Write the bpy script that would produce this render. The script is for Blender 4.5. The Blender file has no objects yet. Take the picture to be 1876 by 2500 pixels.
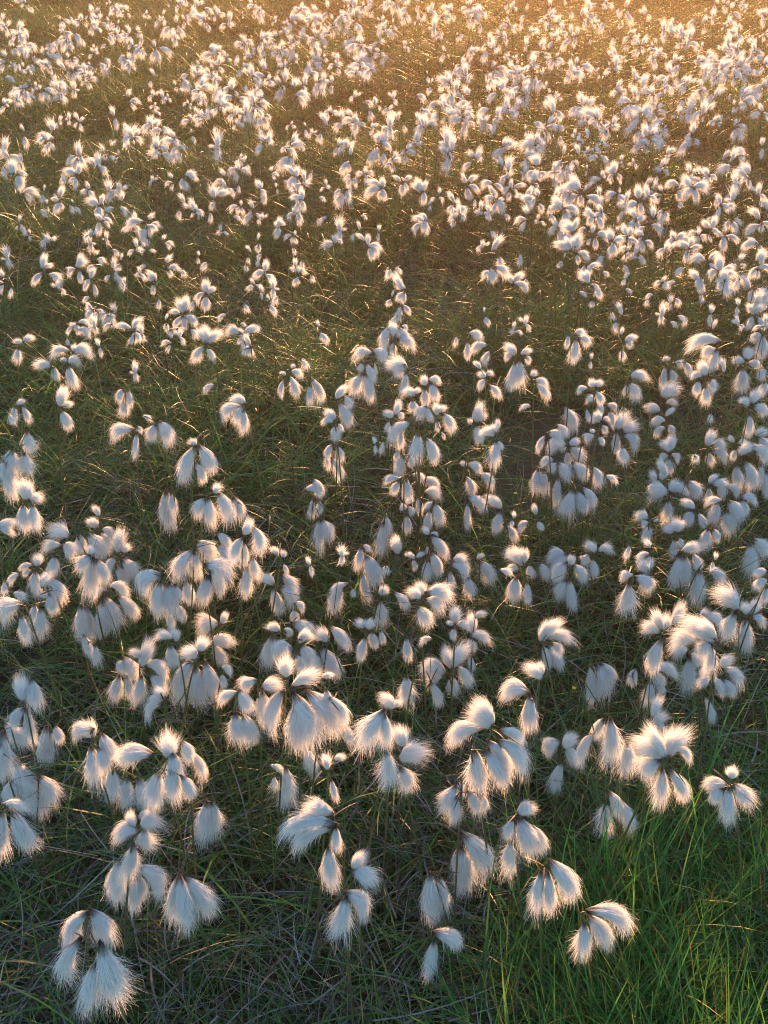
DATA = """
@A0
m 690,960: 715,760,580,1000,200; 735,740,880,1010,230; 655,975,565,1350,130 # three cream tufts lit from above, at the bottom corner over a pair of larger tufts
w 790,1040: 820,1010,960,1480,270; 765,1180,725,1590,190 # lowest cotton grass of all, a broad cream tuft beside a bluish one
m 1450,470: 1450,475,1400,840,190; 1465,475,1540,920,200; 1490,475,1690,820,220 # white bell of tufts at the end of an arching stem near the bottom
b 1105,430: 1110,400,1300,590,220; 1105,470,1085,770,150; 1120,450,1180,640,120; 980,340,920,660,230
@A1
m 1240,620: 1330,440,1530,540,200; 1260,600,1420,760,220; 1340,400,1450,300,150; 1280,640,1210,970,190 # stack of curling tufts up a leaning stem with a cream skirt at its foot
@A2
b 670,140: 690,120,900,430,260; 690,240,740,600,200; 665,240,640,430,120 # plump bluish white head hanging from a hooked brown stem tip
b 440,440: 435,450,430,850,190; 510,470,560,740,110 # narrow two-tufted head just above a rounder shaded head, near the bottom
b 440,940: 460,920,650,1060,220; 465,990,430,1300,140 # rounded tuft with a slim tuft hanging below it, lowest in its column
w 1360,380: 1330,430,1290,770,130; 1390,440,1430,760,140; 1400,340,1570,690,230 # pinkish cream mop of three tufts hanging from an arching stem
@A3
m 140,760: 200,750,520,930,220; 200,790,360,1040,230; 170,850,170,1130,160 # cream tufts swept sideways from a low stem beside the tall green grass
@B0
m 205,370: 200,370,140,170,160; 250,200,310,450,180; 220,430,250,730,110; 200,430,110,580,150
b 90,580: 30,545,170,800,130
m 0,780: 20,640,50,1020,200; -20,700,-10,1000,200
b 310,970: 130,850,250,1190,230; 200,1000,340,1300,250; 90,1020,80,1200,170; 320,980,480,1190,160
b 440,650: 380,585,350,880,130; 400,600,430,850,110; 450,575,490,720,120
w 740,710: 760,600,620,680,230; 830,640,920,880,200; 740,750,800,1060,190; 800,750,850,950,150; 760,660,700,540,180 # golden-topped head with shaggy strands and a long bluish tuft below
w 1330,930: 1240,800,970,880,240; 1370,830,1380,630,200; 1400,800,1440,1050,210; 1470,700,1530,870,170; 1290,950,1230,1240,230; 1400,930,1400,1190,200; 1470,980,1540,1170,150 # big many-tufted cream head with one tuft swept flat to the side
w 1560,800: 1540,780,1660,1000,110
b 920,910: 905,910,920,1190,150; 1040,1000,1020,1240,150; 1120,1000,1180,1250,200
m 1075,1480: 1130,1430,920,1500,200; 1150,1380,1330,1400,190; 1180,1400,1240,1560,180; 1080,1400,1060,1270,110; 1090,1540,1050,1850,180; 1120,1330,1230,1290,130 # shaggy starburst head over a column of bluish tufts
m 1330,370: 1320,350,1250,270,110; 1340,350,1220,400,120; 1320,400,1210,500,110 # small curly cream head in front of a dense white clump
b 720,-110: 680,-160,720,20,100; 770,-80,790,80,80
m 0,1260: 30,1210,220,1260,110; 100,1260,210,1600,190; 20,1260,30,1640,150
@B1
b 60,60: 60,100,60,390,220; 130,60,200,330,180; 40,30,-60,370,180 # shaded skirt of three straight tufts hanging under a thin bent stem
w 370,450: 420,290,480,480,160; 400,300,270,400,110; 380,480,420,740,220; 440,480,500,720,180
w 565,270: 600,270,750,230,170; 600,300,620,560,190; 560,200,450,290,130
w 795,290: 795,170,790,20,180; 770,290,650,600,190; 850,250,1100,180,110 # upright plume on a tall stem at the heart of the biggest cream clump
w 840,390: 880,400,870,780,230; 860,320,1010,760,250; 960,300,1200,680,260 # huge cream skirt of tufts, the widest head of the biggest clump
w 1120,340: 1130,340,1280,560,120; 1120,280,1140,420,90; 1080,180,1180,160,50
b 960,700: 950,760,1000,960,150; 1260,560,1310,720,110
m 650,950: 680,950,670,850,50; 650,1040,660,960,60
b 730,960: 790,910,810,1230,160 # single plump bluish tuft hanging beneath the biggest cream clump
w 1140,940: 1130,930,1110,800,80; 1180,850,1270,820,80; 1160,1010,1190,1190,70 # small sparse head with two stubby buds above one slim tuft
b 150,1190: 150,1190,110,1530,150; 190,1190,240,1470,160 # plain bluish head of two straight tufts alone in the grass
w 1180,1300: 1180,1290,910,1280,170; 1190,1380,770,1530,170; 1190,1400,890,1630,150; 1200,1400,1190,1590,120; 1140,1560,1150,1910,180 # golden tufts blown far sideways with a teardrop tuft hanging below
@B2
w 95,770: 60,450,-110,770,230; 60,480,100,760,130; 75,780,120,1040,140 # bushy cream head sweeping to one side with a narrow tuft straight below
w 120,440: 130,430,20,340,170; 140,430,200,370,110
m 180,870: 190,850,400,800,280; 210,740,200,580,180; 190,920,240,1100,190 # three fans opening outward from a rust brown centre
w 930,600: 920,580,740,470,210; 940,560,830,350,200; 850,600,590,720,200; 1000,620,1190,740,140; 900,700,1060,980,180; 980,700,1200,940,190 # large golden head whose crest combs over in one wave
w 760,770: 790,770,860,1130,200; 880,780,1010,1090,190
m 690,1110: 640,1060,550,1280,170; 690,1020,680,1150,80; 640,1150,650,1370,120; 740,1110,810,1290,130; 850,1130,890,1270,80
w 1250,350: 1230,300,1010,330,230; 1240,330,1190,620,110; 1260,360,1250,600,90 # glowing crescent-shaped crest above two straight hanging tufts
w 1320,190: 1330,200,1220,80,130; 1340,160,1330,60,80
b 1500,770: 1490,700,1370,800,190; 1520,760,1630,660,180; 1500,870,1440,1110,130; 1530,740,1610,900,140
w 300,170: 240,170,240,390,130
b 440,215: 440,220,490,420,100
m 1120,1300: 1140,1290,1290,1230,180; 1100,1330,1060,1500,120; 1150,1320,1260,1640,260; 1250,1380,1350,1600,180; 1085,1500,1065,1790,120 # fluffy crested head with a separate slim tuft hanging at its side
@B3
m 250,630: 330,520,290,680,120; 380,520,400,890,180; 240,630,110,870,120
w 820,850: 790,830,540,720,260; 790,860,660,1000,230; 820,830,690,570,150; 850,820,850,590,120; 870,820,1030,590,150; 900,760,1020,850,100; 800,920,800,1230,140; 860,930,970,1200,140 # butterfly-shaped golden head with tufts fanned up on both sides
m 530,690: 510,700,540,970,160
w 1350,1060: 1320,1050,1160,1100,180; 1340,1080,1310,1360,170; 1290,1080,1210,1200,150; 1380,1050,1500,1230,210; 1360,1000,1380,910,120 # isolated cream mushroom-shaped head on a straight stem near the side edge
b 345,1190: 370,1110,440,1320,150; 330,1190,350,1450,110; 470,1180,550,1430,110
b 215,80: 230,70,240,380,110; 260,80,320,320,160; 300,70,400,200,110
b 690,130: 730,120,900,160,130; 760,130,770,260,140; 700,210,690,410,110; 770,240,800,320,120
b 720,560: 720,500,790,340,120; 720,560,830,470,130; 720,580,830,600,80
b 1100,290: 1200,180,1110,260,90; 1210,180,1290,330,110; 1290,200,1370,340,110; 1140,340,1195,540,70
b 560,170: 590,110,540,230,110
@C0
m -10,290: -20,290,140,260,110; 0,310,110,360,80
m 490,500: 560,370,400,320,190; 500,440,350,480,90; 510,430,600,520,170; 440,530,440,680,130
b 620,350: 640,350,660,500,140; 720,350,820,540,200
b 820,240: 800,200,780,120,70; 790,300,730,220,110; 830,310,920,370,100; 820,340,890,450,90
b 970,520: 960,500,980,320,120; 1000,500,1030,420,100; 940,540,880,650,110; 990,560,1090,690,150; 940,620,1010,750,130
m 750,540: 740,530,740,440,80; 730,520,650,650,150; 760,550,750,850,210; 790,560,850,740,140 # pale cloak-shaped head with a little knob of fluff on top
b 320,620: 310,610,300,510,110; 270,600,170,640,70; 260,640,200,690,60; 290,650,290,850,140; 350,650,370,720,90
m 440,800: 390,710,500,900,190; 340,780,420,690,150; 400,830,440,990,130; 320,860,400,850,80
w 210,930: 190,920,40,1060,260; 180,1010,210,1230,110
b 320,930: 330,950,350,1190,120; 280,920,290,1070,90
b 650,920: 660,930,660,1180,120; 700,940,740,1220,140
b 860,850: 850,860,950,1110,150; 960,850,1090,1030,140; 830,900,830,1170,140
b 900,770: 890,770,1040,840,120; 860,790,760,860,90
m 170,620: 200,600,130,700,60
b 40,690: 40,680,30,750,70
b 100,790: 100,770,110,840,50
m 1350,720: 1320,680,1170,840,250; 1300,740,1250,980,170; 1370,750,1350,1000,200; 1420,760,1440,900,120; 1380,980,1380,1110,80
m 1570,470: 1570,480,1430,720,150; 1580,500,1600,620,90
b 1500,880: 1430,920,1480,1050,110; 1500,740,1540,900,130
b 980,1480: 1000,1350,1090,1530,160; 960,1370,1000,1480,120; 970,1500,930,1700,150; 1030,1500,1050,1680,120
b 1130,1440: 1150,1420,1220,1230,150; 1150,1350,1060,1290,80; 1170,1400,1340,1500,150; 1150,1500,1130,1730,120; 1220,1490,1320,1650,140
m 1430,1230: 1400,1200,1260,1190,90; 1430,1220,1420,1120,110; 1380,1250,1400,1420,140
w 1580,1390: 1600,1350,1480,1290,150; 1620,1300,1650,1180,130
@C1
w 150,30: 170,60,170,280,140; 140,60,80,190,120; 240,10,330,230,150; 220,20,240,-60,90
b 400,90: 370,50,430,210,110
w 440,370: 440,380,350,560,130; 450,350,510,250,130; 520,290,600,490,120
m 480,600: 450,420,460,600,110; 470,620,480,850,120; 520,540,550,720,110
m 60,420: 70,410,200,560,200; 20,480,50,700,150; 230,340,330,460,110; 230,440,350,610,110
m 120,610: 140,600,330,740,230; 150,700,130,910,160; 190,640,250,830,150
b -10,750: 10,740,0,900,120
m 750,540: 720,520,670,460,90; 770,540,780,480,70; 770,590,800,670,50
b 690,780: 690,760,590,690,140; 680,790,740,990,130; 740,780,850,900,180; 760,680,860,800,120
b 870,920: 860,910,920,960,90; 860,960,860,1060,90
b 1070,220: 1060,230,1070,460,80; 1090,230,1140,400,90; 1100,240,1160,340,60
b 1000,560: 1000,550,960,620,50; 1010,550,1050,620,50
m 1270,530: 1270,510,1270,460,40; 1230,520,1190,490,25; 1290,540,1300,580,40
b 1590,220: 1600,200,1620,350,100; 1580,260,1560,500,80
b 1430,520: 1420,440,1480,490,50; 1400,460,1380,630,90; 1440,520,1520,760,190; 1410,660,1440,890,90
b 1260,740: 1300,750,1170,850,80; 1260,760,1180,980,110; 1340,790,1330,850,60
b 750,1150: 740,1140,650,1080,120; 770,1130,820,1180,90; 680,1180,650,1420,170
b 830,1080: 840,1070,1000,1190,170
m 860,1290: 850,1290,700,1310,170; 900,1230,960,1130,100; 920,1250,1000,1400,160; 860,1330,910,1460,110; 900,1200,1010,1190,90
b 1130,1200: 1130,1220,1060,1110,130; 1150,1100,1290,1280,140; 1080,1270,1190,1510,180; 1050,1320,1040,1480,90
m 1440,1130: 1430,1110,1380,1030,110; 1450,1120,1500,1040,100; 1490,1140,1510,1260,110; 1440,1190,1400,1370,110; 1560,1130,1580,1230,70
b 260,1090: 250,1080,90,1140,220; 270,1070,310,990,90; 180,1230,370,1250,160; 200,1250,270,1400,130
b 280,1430: 270,1430,350,1480,80; 270,1480,300,1590,70
@C2
b 440,360: 440,370,560,540,130; 410,440,410,500,40; 430,350,490,360,30; 420,350,370,300,80
b 250,150: 260,100,260,50,50; 240,130,190,150,80; 250,200,240,330,90; 250,130,290,190,90
b 450,150: 470,100,520,260,110; 430,160,400,300,80; 460,90,400,150,40
b 720,60: 730,50,860,170,130; 735,100,745,290,65
b 1025,170: 1010,140,890,60,130; 1010,170,970,330,110; 1050,280,1110,390,90
b 1110,190: 1110,190,1040,160,50; 1130,200,1140,270,50
b 1300,230: 1290,190,1280,110,60; 1240,250,1170,320,80; 1310,250,1330,310,70
b 170,510: 170,510,160,370,130 # single round ball of white fluff standing upright in the grass
b 130,560: 130,560,60,680,100
b 20,870: 20,840,100,790,110; 140,820,240,960,100; 20,890,50,1080,110
b 320,570: 310,550,240,500,60; 320,540,380,500,50; 300,550,310,640,60
b 400,580: 410,560,400,720,110; 440,500,490,680,130
b 580,640: 600,600,730,690,170; 590,650,610,820,90; 620,570,720,530,100; 740,700,760,860,110
b 830,560: 830,570,920,730,130; 820,560,860,520,60
b 970,560: 990,550,990,670,110
b 1200,680: 1180,600,1050,480,200; 1190,580,1200,470,90; 1150,640,1070,640,100; 1130,700,1100,890,160; 1220,740,1220,910,80
b 1290,610: 1240,600,1250,700,90; 1310,590,1370,710,120
b 1540,500: 1530,520,1380,560,150; 1540,510,1430,700,130
b 1555,670: 1540,580,1460,720,170; 1570,600,1590,520,110; 1590,600,1680,740,130; 1530,720,1480,870,120; 1560,720,1580,960,110
w 330,900: 350,870,260,800,120; 360,850,370,740,130; 400,820,590,880,170; 400,880,530,980,140; 340,940,400,1090,170 # leaning head with a curled golden edge on one side only
m 640,1080: 640,1070,640,940,110; 620,1090,570,1060,70; 650,1090,740,1100,110; 640,1110,610,1200,80
b 780,1170: 780,1160,760,1000,110; 800,1020,880,990,60; 760,1180,900,1220,130; 760,1190,770,1300,100; 760,1330,770,1450,70
m 270,1190: 240,1190,250,1370,90
b 590,1490: 560,1480,370,1470,250; 600,1440,560,1260,110; 620,1430,740,1260,150; 650,1420,750,1570,110; 540,1500,420,1580,120; 620,1500,610,1650,120
b 440,1170: 440,1170,460,1210,60
m 1340,1220: 1330,1220,1390,1060,130; 1350,1200,1500,1060,150; 1370,1200,1560,1220,150; 1420,1230,1490,1310,110
b 1350,1250: 1340,1260,1380,1430,120; 1400,1250,1490,1440,120
@C3
b 1070,160: 1060,140,960,90,110; 1050,170,990,260,130; 1090,180,1130,290,90
b 1290,80: 1280,80,1170,110,60; 1250,90,1210,250,120; 1340,80,1440,220,150; 1330,160,1350,330,170
b 1430,80: 1440,60,1540,90,110; 1440,70,1470,190,100
b 700,210: 690,220,590,200,110; 690,250,640,290,80
b 720,270: 720,280,650,400,110; 730,250,770,230,30
b 900,360: 890,340,810,290,130; 900,330,900,220,140; 930,330,980,260,100; 900,390,880,540,80; 930,380,950,450,70
b 1180,300: 1170,310,1140,450,120; 1210,310,1240,400,100
b 900,530: 960,490,1120,450,120; 940,530,910,770,130; 980,530,1000,750,130; 1040,510,1090,640,110
b 1220,530: 1180,510,1260,560,80; 1190,580,1140,600,30
b 260,510: 260,500,180,420,90; 280,490,400,490,100; 210,510,170,600,90; 240,550,250,690,90
b 510,420: 510,400,520,460,50
b 720,460: 700,450,640,470,40; 740,430,800,420,40; 710,470,690,530,40
b 680,680: 680,670,640,540,150; 690,640,710,560,80
m 580,700: 560,690,460,720,110; 530,750,510,980,140; 580,690,690,810,140; 700,700,720,770,60
b 1080,650: 1100,640,1100,910,130; 1150,640,1260,740,130
b 1490,420: 1510,430,1540,670,140; 1540,390,1640,520,140
m 1430,980: 1400,960,1240,800,200; 1390,990,1330,1190,160
b 1490,1020: 1480,1000,1480,900,100; 1510,1000,1600,900,130; 1470,1040,1490,1290,150; 1520,1030,1600,1080,110
m 1640,740: 1640,640,1570,690,90; 1650,720,1570,800,110; 1640,780,1620,900,100
b 1120,1020: 1110,1030,1160,950,80; 1140,1030,1280,1080,150
m 790,1170: 780,1150,640,1100,180; 790,1120,740,970,130; 820,1130,860,1000,110; 880,1080,980,920,110; 790,1210,690,1450,170
w 1240,1260: 1230,1220,950,1060,240; 1220,1190,1130,1050,150; 1080,1230,870,1260,180; 1200,1250,1180,1480,110; 1180,1230,1100,1340,180 # glowing domed crest, brightest head of the clump by the side edge
b 1020,1290: 1010,1280,900,1350,140; 1020,1350,1030,1620,130; 1040,1300,1080,1420,100
b 1270,1420: 1280,1420,1370,1360,120; 1290,1440,1410,1560,140; 1110,1420,1130,1500,80
@D0
w 245,1420: 240,1400,200,1240,170; 260,1400,340,1380,150; 190,1440,200,1640,150; 270,1440,280,1640,130
w 170,960: 220,850,240,1010,130; 100,990,100,1180,190; 200,1020,230,1180,170; 60,1100,90,1380,130; 30,1080,20,1220,70
b 1330,1320: 1350,1330,1360,1620,160; 1390,1350,1420,1500,90 # lone bluish tuft with split tips, in open grass between cream heads
w 160,140: 190,110,270,90,90; 180,140,130,110,70; 150,170,140,280,70
w 580,210: 600,210,740,220,150; 570,200,430,240,80; 600,200,610,140,60
w 540,300: 550,280,500,260,60; 560,290,640,300,110; 560,320,590,480,110
w 430,320: 420,320,300,300,80; 440,320,450,420,80
w 800,160: 820,150,840,70,60; 800,140,800,220,70
w 490,650: 490,640,520,500,140; 510,650,590,620,90; 500,680,560,820,120
m 150,620: 140,630,200,600,70; 120,640,110,770,70; 180,640,230,770,60
m 60,690: 60,680,60,740,60
m 1020,530: 1010,500,960,600,100; 1040,510,1060,640,80; 1000,600,1020,710,100
w 1100,830: 1090,830,940,910,150; 1110,800,1140,850,60; 1110,860,1100,1040,60
w 1270,770: 1260,790,1230,920,110; 1290,760,1380,940,150
w 1140,700: 1140,740,1150,670,40
w 1570,960: 1590,960,1540,920,80; 1590,970,1500,1240,150; 1620,960,1700,1170,160; 1580,1100,1640,1260,90
m 1105,330: 1100,320,1080,300,60; 1110,330,1120,410,50; 1080,390,1070,440,50
@D1
w 440,630: 460,620,360,570,120; 430,640,310,740,130; 450,670,460,850,80; 440,640,390,780,80
b 180,370: 190,370,240,520,85
w 780,400: 790,390,750,370,50; 830,360,920,400,70; 860,330,840,300,50; 780,430,750,550,60; 820,400,870,550,80
m 980,460: 990,410,1080,590,90; 985,470,990,620,65
w 1190,590: 1200,580,1290,480,90; 1260,560,1310,650,90; 1220,610,1280,800,110
w 1190,770: 1190,750,1110,680,110; 1180,770,1090,780,80; 1190,800,1190,910,100; 1220,780,1240,840,50
b 1170,940: 1170,950,1130,1050,90; 1200,960,1230,1080,90; 1120,1030,1140,1140,40; 1160,1060,1240,1230,70
w 1500,230: 1490,210,1370,260,120; 1490,190,1590,270,120; 1510,280,1520,370,30
w 1430,340: 1400,290,1400,350,60; 1440,300,1500,440,90; 1410,380,1350,540,110; 1440,380,1470,590,120
m 1540,880: 1530,880,1480,1000,50; 1570,860,1580,970,50
w 910,240: 910,210,920,280,60
b 1020,1380: 1010,1230,1060,1370,120; 950,1320,1070,1340,90; 1010,1390,1000,1540,70; 1060,1400,1070,1510,60
@D2
w 100,30: 110,0,60,160,110; 170,0,230,150,120; 200,-10,240,20,60
w 260,350: 250,340,100,290,160; 230,300,170,400,100; 240,370,220,540,80
w 0,190: 0,150,60,260,90
w 290,550: 300,560,230,500,110; 300,540,350,500,60; 290,590,300,690,100
w 420,500: 400,470,370,400,90; 420,430,510,460,100; 440,460,470,590,110; 390,500,400,630,90
w 340,700: 400,640,330,730,110; 400,650,430,760,80
w 480,730: 490,710,480,620,90; 540,700,610,830,110; 510,690,550,650,70; 490,760,500,830,60; 520,850,545,900,40
w 140,740: 140,730,60,690,90; 150,710,190,600,80; 170,700,210,740,60; 110,760,90,850,40
w 290,780: 280,780,140,930,140; 200,850,190,980,60
m 40,860: 40,860,60,970,60
w 350,870: 330,860,330,1070,130; 400,900,460,1090,120
b 220,1040: 210,1040,170,1190,100; 260,1040,280,1130,80; 170,1000,160,1080,60
m 220,1210: 190,1230,70,1260,70; 180,1250,130,1350,90; 240,1230,260,1400,110
b 260,1200: 280,1200,370,1250,80; 370,1230,480,1330,120
b 370,1370: 390,1340,500,1380,130; 340,1380,350,1510,80
w 830,60: 750,50,840,100,100; 740,120,730,250,60; 900,150,780,200,90; 920,190,870,300,60
w 640,90: 620,100,660,40,35
w 880,410: 880,410,830,370,80; 890,390,940,370,70; 880,420,830,490,60; 910,470,990,570,60; 840,340,790,280,50
w 1135,250: 1120,230,1040,150,130; 1100,230,1040,260,80; 1170,220,1250,190,80; 1120,290,1100,490,110; 1160,270,1160,470,90; 1210,230,1230,290,50
w 1270,430: 1260,400,1280,350,60; 1280,430,1370,480,90; 1290,460,1390,570,80
m 1250,650: 1250,660,1255,610,45
m 780,770: 790,760,850,630,130; 800,760,890,720,90; 770,790,750,740,50; 810,800,830,930,110
w 970,890: 960,880,850,840,150; 960,850,940,790,90; 980,820,990,750,50; 970,920,960,1110,80; 980,920,1010,980,50
b 720,1180: 720,1130,690,1090,60; 740,1110,830,1180,110; 720,1210,770,1350,80; 830,1190,920,1280,100
b 1490,660: 1510,650,1590,830,110
m 1390,850: 1460,790,1540,880,90; 1380,860,1480,930,130; 1370,880,1300,1000,60
b 1550,960: 1540,950,1400,1010,150; 1560,950,1640,930,110; 1560,970,1660,1080,130; 1540,1000,1550,1120,60; 1480,940,1510,1000,100
b 1400,1180: 1440,1080,1340,1120,90; 1470,1100,1540,1230,120; 1460,1100,1410,1170,90; 1470,1220,1460,1430,80
b 1320,1140: 1310,1150,1280,1330,130; 1350,1160,1350,1340,110
@D3
b 70,1310: 80,1320,30,1540,130; 100,1330,160,1500,130; 150,1300,240,1440,100
w 250,520: 200,500,120,530,80; 240,490,220,420,80; 260,480,310,440,90; 260,520,300,620,90
m 220,620: 260,600,190,600,110; 190,660,200,760,40; 270,610,300,690,80
b 380,640: 350,630,430,680,80; 370,680,410,810,90
m 300,760: 290,770,230,760,90; 300,750,250,700,90; 320,750,370,750,90; 310,790,340,850,60
m 260,890: 250,880,190,930,90; 280,890,320,950,70; 250,860,220,830,60
b 430,830: 430,830,520,710,140; 480,850,600,800,150; 430,850,420,1010,80; 480,880,580,980,130
m 480,960: 480,970,480,1100,110
w 475,130: 500,120,590,80,90; 510,110,540,160,80; 475,180,480,270,55; 470,60,475,0,40
w 60,90: 90,60,160,60,130; 120,80,190,150,90; 100,100,90,280,100; 40,60,30,160,45
w 160,230: 170,220,240,240,50; 180,240,200,300,50
m 520,430: 540,410,670,420,100; 540,400,640,370,70; 530,450,590,580,120; 510,460,500,540,50
b 850,320: 810,280,850,250,110; 830,320,790,480,60; 860,340,890,440,80; 900,290,960,320,80; 980,280,1020,380,70
b 780,680: 790,560,930,500,150; 780,680,670,660,150; 830,620,920,620,60
b 820,780: 820,760,740,790,110; 830,720,900,660,60; 830,810,760,880,80; 850,790,880,850,80
b 860,1030: 860,1010,790,930,120; 870,1000,870,880,100; 850,1040,780,1080,80; 870,1030,930,1080,80; 860,1060,850,1180,110
b 760,1220: 820,1190,780,1080,80; 750,1250,710,1170,80; 790,1240,820,1150,80; 740,1270,700,1330,90
w 1250,170: 1270,120,1010,180,110; 1230,180,1130,250,110; 1260,190,1200,340,80 # flat golden plume streaming sideways like a flag near the side edge
w 1150,420: 1150,390,1130,280,120; 1130,400,1040,410,90; 1100,440,1060,540,90; 1180,430,1220,510,90; 1150,480,1160,610,100
w 1260,400: 1265,380,1280,290,90; 1265,410,1270,480,50
m 1500,670: 1500,640,1430,580,120; 1520,620,1600,520,110; 1530,650,1620,720,140; 1510,710,1510,880,80 # golden crest over a bluish fan and long hanging tuft by the side edge
b 1180,660: 1190,670,1210,740,50
b 1470,320: 1460,290,1370,270,110; 1480,260,1520,170,130; 1490,300,1590,330,100; 1450,330,1450,510,120
b 1610,60: 1600,60,1530,110,80; 1620,60,1590,240,120
b 1640,380: 1640,340,1600,420,90; 1630,440,1620,540,90
b 1570,880: 1550,880,1650,850,110; 1570,900,1660,1000,120
b 1380,1110: 1430,1040,1540,960,130; 1520,970,1620,1070,120; 1400,1120,1420,1300,110; 1460,1090,1520,1320,130
b 1390,960: 1380,930,1350,880,60; 1420,950,1490,940,90; 1400,990,1370,1070,60; 1410,970,1450,1020,60
b 1110,970: 1110,980,1030,1060,110
b 1170,980: 1170,960,1210,850,130; 1200,960,1300,980,110; 1180,1010,1190,1120,80; 1200,1000,1290,1070,110
b 1170,1280: 1180,1270,1250,1200,80; 1200,1280,1320,1320,110; 1180,1300,1180,1410,70; 1240,1300,1290,1380,110; 1320,1290,1400,1350,90
b 990,1250: 1000,1250,1090,1380,150
b 1600,1110: 1600,1110,1590,1280,80; 1640,1170,1640,1370,80
b 210,1120: 70,1100,170,1230,150; 230,1130,300,1280,90
b 320,1090: 320,1090,340,1260,70
b 860,1340: 850,1340,700,1370,170; 870,1340,990,1340,170; 860,1330,920,1240,100; 850,1400,840,1560,90
@E0
130,80,90,3; 175,200,70,2; 530,90,50,1; 520,170,60,2; 640,80,70,3; 790,40,60,3; 380,230,60,2; 320,360,50,1; 360,300,50,2; 430,240,40,1; 500,290,70,3; 560,340,50,1; 600,300,50,2; 700,210,70,4; 840,220,70,3; 1020,220,60,3; 960,320,60,2; 820,340,80,4; 880,400,40,1; 800,460,80,3; 740,580,60,3; 840,610,40,2; 150,480,65,3; 235,540,40,2; 440,640,60,3; 1080,500,60,2; 1180,470,90,4; 1220,440,60,2; 1160,600,60,1; 1060,670,75,3; 1030,800,55,2; 910,680,40,1; 1190,740,60,3; 1190,820,40,1; 1320,800,60,3; 1330,660,40,2; 700,650,50,2; 770,740,40,2; 40,770,60,2; 60,930,60,2; 100,1000,40,1; 380,850,100,4; 480,990,45,2; 640,840,90,4; 770,830,50,1; 740,940,75,3; 930,880,80,3; 990,930,50,2; 1140,900,50,3; 1260,960,80,3; 1280,1090,60,1; 1290,130,50,2; 1400,90,65,2; 1500,100,65,3; 1490,380,80,2; 1590,400,50,2; 1570,790,60,2; 1465,860,55,1; 740,1060,45,2; 750,1170,70,4; 870,1190,60,3; 980,1220,60,2; 910,1300,50,1; 640,1310,80,4; 560,1360,60,2; 720,1290,60,2; 800,1330,60,2; 1090,1340,90,5; 1190,1370,60,2; 1500,1220,90,5; 1570,1110,40,1; 1370,1280,50,2; 1550,1340,50,1; 1370,1420,50,2; 1440,1420,55,2
@E1
400,60,65,4; 680,60,60,2; 320,110,50,2; 400,170,40,1; 310,210,70,4; 210,280,80,3; 170,390,60,1; 400,310,60,3; 360,410,55,1; 500,370,60,3; 580,230,75,3; 260,520,60,3; 60,400,50,2; 860,90,90,3; 760,130,50,1; 800,180,60,2; 960,140,60,2; 990,60,50,1; 700,220,50,2; 890,180,60,2; 900,300,90,4; 1040,260,60,1; 890,390,70,3; 1110,150,60,3; 1040,440,50,1; 1130,420,55,1; 1190,520,70,2; 1160,650,70,3; 560,460,60,2; 570,600,55,2; 550,700,60,2; 620,760,60,2; 720,500,60,3; 850,460,60,2; 870,550,60,3; 860,680,40,1; 860,820,70,3; 930,790,50,1; 910,920,60,2; 990,910,50,1; 630,880,80,3; 520,940,70,3; 590,1030,50,2; 720,1060,60,1; 670,1120,60,2; 660,990,60,2; 480,820,40,1; 150,780,50,1; 160,1050,80,3; 450,1140,70,1; 320,1220,60,1; 410,1280,60,2; 430,1380,90,4; 520,1480,80,2; 500,1310,40,1; 160,1440,110,5; 1090,1330,70,3; 1270,190,60,3; 1230,260,50,1; 1330,180,40,1; 1390,420,50,1; 1400,530,60,2; 1460,640,90,4; 1520,570,50,2; 1360,90,50,3; 1420,110,50,3
@E2
70,170,95,4; 190,130,80,4; 360,220,80,3; 500,240,45,2; 470,320,45,2; 575,250,40,1; 720,170,80,4; 640,320,70,3; 690,360,70,3; 790,290,40,1; 620,430,60,2; 680,430,60,2; 920,160,70,2; 940,290,80,4; 870,380,50,2; 1020,400,60,1; 920,420,50,2; 380,450,80,3; 330,420,40,1; 920,530,50,1; 850,640,60,2; 950,700,80,2; 940,850,110,4; 1040,820,60,1; 1150,720,75,1; 1120,950,90,3; 1230,950,60,1; 150,860,70,3; 210,1000,90,4; 120,1080,50,2; 200,1130,80,3; 170,1220,50,1; 150,1400,100,3; 860,1190,60,3; 1200,1280,40,2; 1125,1340,30,2; 1090,190,70,4; 1060,100,70,3; 1030,20,50,2; 1180,70,50,2; 1310,50,80,4; 1270,160,70,3; 1400,100,60,2; 1510,50,60,2; 1600,40,50,2; 1210,270,70,3; 1300,300,80,4; 1210,430,60,2; 1310,400,60,2; 1430,280,60,3; 1500,370,90,4; 1580,220,80,4; 1480,510,80,4; 1590,540,70,1; 1520,620,70,2; 1490,750,60,2; 1580,700,90,3; 1420,400,60,2; 1510,150,50,1
@E3
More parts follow.
